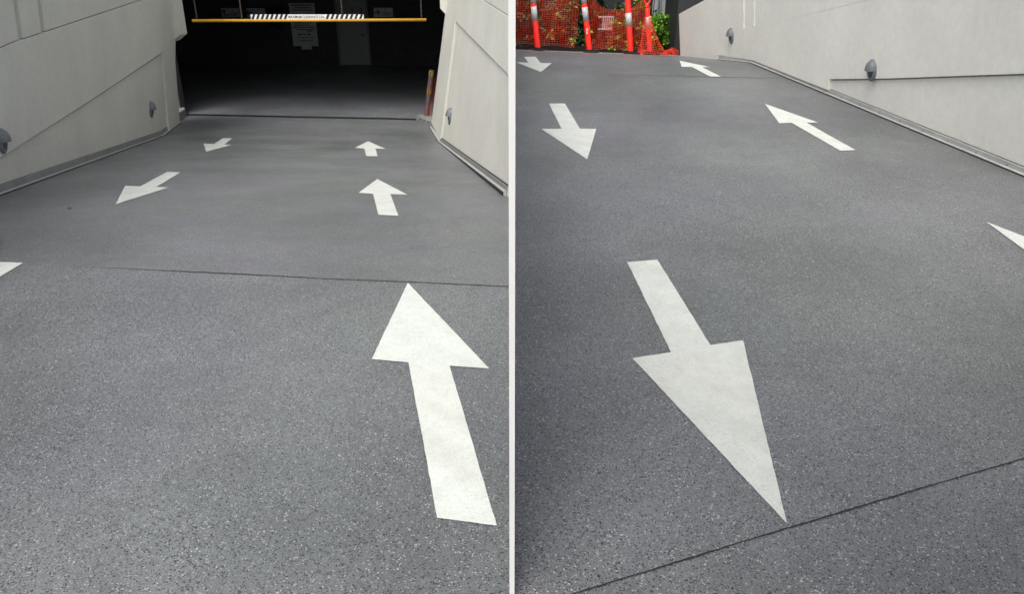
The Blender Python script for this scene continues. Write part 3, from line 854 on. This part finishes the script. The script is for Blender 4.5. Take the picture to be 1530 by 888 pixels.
b1, B1 = bollard((803.8, 73.6), (797.3, 8), 8.6, [(9, 29.2), (-14, 4)], 'orange post furthest left, wide grey band, next to the divider')
b2, B2 = bollard((881.2, 77.0), (873.2, 8), 8.4, [(10.2, 29.6), (-14, 5)], 'leaning orange post with a small white label, before the gap in the net')
b3, B3 = bollard((942.3, 79), (938.3, 8), 8.8, [(18.2, 37.4)], 'red post before the autumn-leaved shrub, mottled grey band at mid height')
b4, B4 = bollard((971.3, 80.6), (966.8, 8), 7.6, [(24, 41.2)], 'red post draped in a heap of orange net, beside the green bush', neck=11.5)
# small maker label on the second post
bm = bmesh.new(); q = hit(876.6, 46, depthplane(B2.y)) - B2
box(bm, (q.x - .012, -.068, q.z - .045), (q.x + .012, -.05, q.z + .045)); lb = build('label_sticker', bm, M['white'], b2)
bm = bmesh.new()
for k in range(3): box(bm, (q.x - .008, -.0705, q.z - .032 + k * .025), (q.x + .008, -.0685, q.z - .020 + k * .025))
build('label_print', bm, M['black'], lb)

dA = dB = dC = depthplane(B1.y + .16)
net('safety_net', quadsurf(hit(766.5, -16, dA), hit(868, -14, dB), hit(766.5, 64, dA), hit(858, 69.5, dB), .05, .0, .022, 1), 25, 28, .0020,
    'orange net stretched from the divider to the leaning post, loose bottom corner')
net('safety_net', quadsurf(hit(876, -12, dB), hit(966, -4, dC), hit(878, 73, dB), hit(960, 75.5, dC), .26, .02, .03, 2), 24, 26, .0020,
    'orange net sagging between the leaning post and the netted post')
# heap over the last post
apex = hit(967.5, 26, depthplane(B4.y - .07)); dD = B4.y
def cone(u_, v_):
    t = -PI * .05 - u_ * PI * .95; k = v_ ** 1.35
    base = V((B4.x + .01 + math.cos(t) * .26 * (1.15 if math.cos(t) > 0 else .95), B4.y - .05 + math.sin(t) * .18, B4.z + .01))
    p = apex.lerp(base, 1) * k + (apex + V((math.cos(t) * .05, math.sin(t) * .05 - .005, 0))) * (1 - k)
    p.z = apex.z + (base.z - apex.z) * v_
    return p + V((.012 * math.sin(17 * u_ + 6 * v_), .01 * math.sin(13 * u_), .01 * math.sin(19 * u_ + 3)))
net('safety_net', cone, 15, 17, .003, 'orange net heaped like a tent over the red post by the bush')
e0, e1 = hit(955, 80.2, depthplane(B4.y)), hit(1012, 82.6, depthplane(B4.y)); e0.z = GZ(e0.x); e1.z = GZ(e1.x)
def trail(u_, v_):
    p = e0.lerp(e1, u_); h = .10 * (.5 + .5 * math.sin(u_ * 9)) * (.55 + .6 * u_)
    return p + V((.02 * math.sin(31 * u_ + v_ * 5), -.05 + .20 * v_, .015 + h * math.sin(v_ * PI) + .015 * math.sin(40 * u_ + 7 * v_)))
net('safety_net', trail, 30, 7, .003, 'orange net trailing along the ground to the charcoal column')

# pale kerb on the crest and ground beyond it
bm = bmesh.new()
k0, k1 = cl.copy(), cr.copy()
nb = V((-crestdir.y, crestdir.x, 0)).normalized()
prism(bm, [k0 + nb * .0 + V((0, 0, -.2)), k1 + V((0, 0, -.2)), k1 + nb * .05 + V((0, 0, -.2)), k0 + nb * .05 + V((0, 0, -.2))], V((0, 0, .206)))
o = build('kerb', bm, M['kerb']); tag(o, kind='structure')
g0, g1 = k0 + nb * .05, k1 + nb * .05
f0, f1 = g0 + nb * .75, g1 + nb * .75
sheet('gutter', [[q + V((0, 0, GZ(q.x) - q.z)) for q in (g0, g1, f1, f0)]], M['soil'], kind='structure')
zz = GZ(0)
sheet('garden_bed', [[V((f0.x, f0.y, zz - .01)), V((f1.x, f1.y, GZ(f1.x) - .01)), V((40, 17, zz - .1)), V((40, 60, zz - .1)), V((XR, 60, zz - .1))]], M['soil'], kind='structure')

# ------------------------------------------------------------------ plants behind the nets
def leaves(bm, blobs, n, size, nm, seed, drop=0):
    rnd = random.Random(seed)
    clumps = []
    for (c, r) in blobs:
        for _ in range(26):
            d = V((rnd.gauss(0, 1), rnd.gauss(0, 1), rnd.gauss(0, 1))).normalized() * rnd.uniform(.35, 1)
            clumps.append((V(c) + V((d.x * r[0], d.y * r[1], d.z * r[2])), min(r) * rnd.uniform(.18, .42), rnd.choices(range(nm[0]), nm[1])[0]))
    for _ in range(n):
        c, cr_, mi = rnd.choice(clumps)
        d = V((rnd.gauss(0, 1), rnd.gauss(0, 1), rnd.gauss(0, 1))).normalized() * (rnd.random() ** .5) * cr_
        p = c + d; L = size * rnd.uniform(.6, 1.3)
        ax = V((rnd.gauss(0, 1), rnd.gauss(0, 1), rnd.gauss(0, .6) - drop)).normalized(); sx = ax.cross(V((rnd.gauss(0, .5), rnd.gauss(0, .5), 1))).normalized() * L * .26
        nn = ax.cross(sx).normalized() * L * .08
        a, b, c2, d2, e = (bm.verts.new(q) for q in (p, p + ax * L * .45 + sx, p + ax * L, p + ax * L * .45 - sx, p + ax * L * .5 + nn))
        mm = mi if rnd.random() < .7 else rnd.choices(range(nm[0]), nm[1])[0]
        for f in ((a, b, e), (b, c2, e), (c2, d2, e), (d2, a, e)):
            fc = bm.faces.new(f); fc.material_index = mm
def plant(name, base, blobs, n, size, mats, weights, label, cat, seed, group=None, drop=0, stems=5):
    rnd = random.Random(seed + 50); r = empty(name, base, label, cat, group)
    bl = [(V(c) - base, rr_) for c, rr_ in blobs]
    bm = bmesh.new(); leaves(bm, bl, n, size, (len(mats), weights), seed, drop)
    me = bpy.data.meshes.new('foliage'); bm.to_mesh(me); bm.free(); link('foliage', me, mats, r)
    bm = bmesh.new()
    for k in range(stems):
        c = rnd.choice(bl)[0]; s = V((rnd.uniform(-.08, .08), rnd.uniform(-.05, .05), -.03))
        tgt = c + V((rnd.uniform(-.2, .2), rnd.uniform(-.1, .1), rnd.uniform(0, .25)))
        tube(bm, [s, s.lerp(tgt, .5) + V((rnd.uniform(-.06, .06), 0, .04)), tgt], [.016, .011, .005], 6)
    build('stem', bm, M['bark'], r)
    return r
def spot(x, y, Y): return hit(x, y, depthplane(Y))
def bedz(x, Y): return zz - .06
def B_(x, Y): p = spot(x, 60, Y); return V((p.x, Y, bedz(p.x, Y)))
Yp = 15.6
def blob(x, y, Y, rx, ry, rz): return (spot(x, y, Y), (rx, ry, rz))
plant('shrub', B_(812, 15.7), [blob(800, 20, 15.7, .35, .25, .45), blob(840, 30, 15.6, .4, .25, .4), blob(858, 8, 15.7, .3, .25, .4), blob(790, 5, 15.8, .3, .2, .3)], 2300, .105,
      [M['leafD'], M['leafR'], M['leafY']], (7, 1.6, 1.2), 'rust and yellow leaved shrub behind the left orange net', 'shrub', 11, 'shrubs behind the orange nets', .5)
plant('shrub', B_(868, 15.3), [blob(868, 60, 15.3, .22, .2, .28), blob(858, 68, 15.3, .25, .2, .18)], 700, .09,
      [M['leafD'], M['leafG']], (9, 1), 'small dark green shrub in the gap beside the leaning post', 'shrub', 12, 'shrubs behind the orange nets', .2)
plant('shrub', B_(940, 15.5), [blob(930, 25, 15.5, .3, .22, .4), blob(952, 40, 15.5, .25, .22, .4), blob(925, 58, 15.5, .25, .2, .25), blob(960, 12, 15.5, .22, .2, .3)], 2200, .085,
      [M['leafD'], M['leafY'], M['leafR'], M['leafG']], (5, 1.8, 1, 2), 'yellow and brown leaved shrub behind the mottled-band post', 'shrub', 13, 'shrubs behind the orange nets', .4)
plant('ground_cover_plant', B_(918, 14.6), [blob(912, 76, 14.6, .2, .12, .07), blob(932, 77.5, 14.6, .18, .12, .06)], 500, .06,
      [M['leafG'], M['leafD']], (3, 2), 'low green plant under the sagging orange net', 'plant', 14, None, -.3, 3)
plant('ground_cover_plant', B_(772, 14.7), [blob(771, 70, 14.7, .08, .1, .06)], 160, .05,
      [M['leafD'], M['leafP']], (3, 1), 'tiny pink flowered plant at the foot of the divider', 'plant', 15, None, -.3, 2)
plant('bush', B_(992, 15.0), [blob(983, 33, 14.9, .20, .22, .20), blob(996, 37, 14.9, .20, .2, .18), blob(988, 48, 14.85, .28, .22, .22), blob(1000, 60, 14.9, .18, .2, .24), blob(984, 62, 14.9, .22, .2, .24)], 5200, .07,
      [M['leafG'], M['leafL'], M['leafD']], (5, 3, 2), 'bright green leafy bush between the netted post and the charcoal column', 'bush', 16, None, 0, 6)
# dark mass of planting further back
bm = bmesh.new()
leaves(bm, [blob(x, y, 16.5, .55, .3, .5) for x, y in ((790, 40), (830, 55), (880, 30), (920, 50), (955, 60), (860, 0))], 4200, .13, (2, (8, 1)), 21)
me = bpy.data.meshes.new('hedge'); bm.to_mesh(me); bm.free(); tag(link('hedge', me, [M['leafD'], M['leafR']]), kind='stuff')

# white slatted rail behind the nets
c = spot(904, 34, 16.0); r = empty('white_railing', c, 'small white slatted railing seen through the orange net', 'railing')
L_ = spot(894, 24.8, 16.) - c; Rr = spot(917, 43, 16.) - c
for z in (L_.z, Rr.z):
    bm = bmesh.new(); box(bm, (L_.x, -.02, z - .012), (Rr.x, .02, z + .012)); build('rail', bm, M['slat'], r)
for k in range(6):
    x = L_.x + .10 + (Rr.x - L_.x - .12) * k / 5
    bm = bmesh.new(); box(bm, (x - .010, -.012, Rr.z + .0125), (x + .010, .012, L_.z - .0125)); build('slat', bm, M['slat'], r)
for x in (L_.x + .02, Rr.x - .02):
    bm = bmesh.new(); box(bm, (x - .014, -.018, bedz(0, 16) - c.z), (x + .014, .018, Rr.z - .0125)); build('leg', bm, M['char'], r)

# ------------------------------------------------------------------ charcoal building at the crest
Yc = CB.y + .30
cx0 = spot(1008.8, 60, Yc).x
root = empty('charcoal_building', (cx0, Yc, zz), 'charcoal clad building corner standing behind the end of the upper wall', 'building')
def charcoal():
    bm = bmesh.new(); box(bm, (cx0, Yc, zz - .3), (cx0 + 6, Yc + 1.2, 4.2)); build('cladding', bm, M['char'], None)
    bm = bmesh.new(); box(bm, (-.0, 17.6, zz - .3), (12, 18.2, 5)); build('rear_wall', bm, M['char'], None)
    # glazed bay with a curtain
    pl = depthplane(17.55); x0, x1 = hit(974, 20, pl).x, hit(1012, 20, pl).x
    for k, px in enumerate((974, 984.5, 1004)):
        x = hit(px, 20, pl).x; bm = bmesh.new(); box(bm, (x - .03, 17.45, zz), (x + .03, 17.597, 3)); build('mullion', bm, M['char'], None)
    bm = bmesh.new(); box(bm, (x0, 17.50, zz), (x1 + .4, 17.51, 3)); build('window_pane', bm, M['glass'], None)
    for px, wd, mt in ((979, .09, 'curtain'), (988, .10, 'curtain'), (1006.5, .05, 'column')):
        x = hit(px, 20, pl).x; bm = bmesh.new(); n = 9
        for i in range(n):
            a = x - wd + 2 * wd * i / n; box(bm, (a, 17.44 + .012 * (i % 2), zz), (a + 2 * wd / n - .002, 17.495, 3))
        build('curtain', bm, M[mt], None)
    x = hit(997, 20, pl).x; bm = bmesh.new(); tube(bm, [(x, 17.2, zz), (x, 17.2, 3)], .10, 14); build('pale_column', bm, M['column'], None, smooth=True)
    for px, py in ((1006, 30.5), (1007, 47.5)):
        p = hit(px, py, depthplane(16.9)); bm = bmesh.new(); box(bm, (p.x - .05, 16.85, p.z - .012), (p.x + .05, 17.2, p.z + .012)); build('window_bracket', bm, M['white'], None)
batch(root, charcoal)

# ------------------------------------------------------------------ fallen leaf on the lower ramp
p = hit(104, 312.3, L1); bm = bmesh.new()
vs = [bm.verts.new(p + V(q)) for q in ((-.025, 0, .006), (-.008, .016, .011), (.026, .004, .008), (.004, -.013, .007))]
bm.faces.new(vs); tag(build('fallen_leaf', bm, M['leafR'], org=None), 'single dark fallen leaf lying on the garage ramp below the left wall', 'leaf')
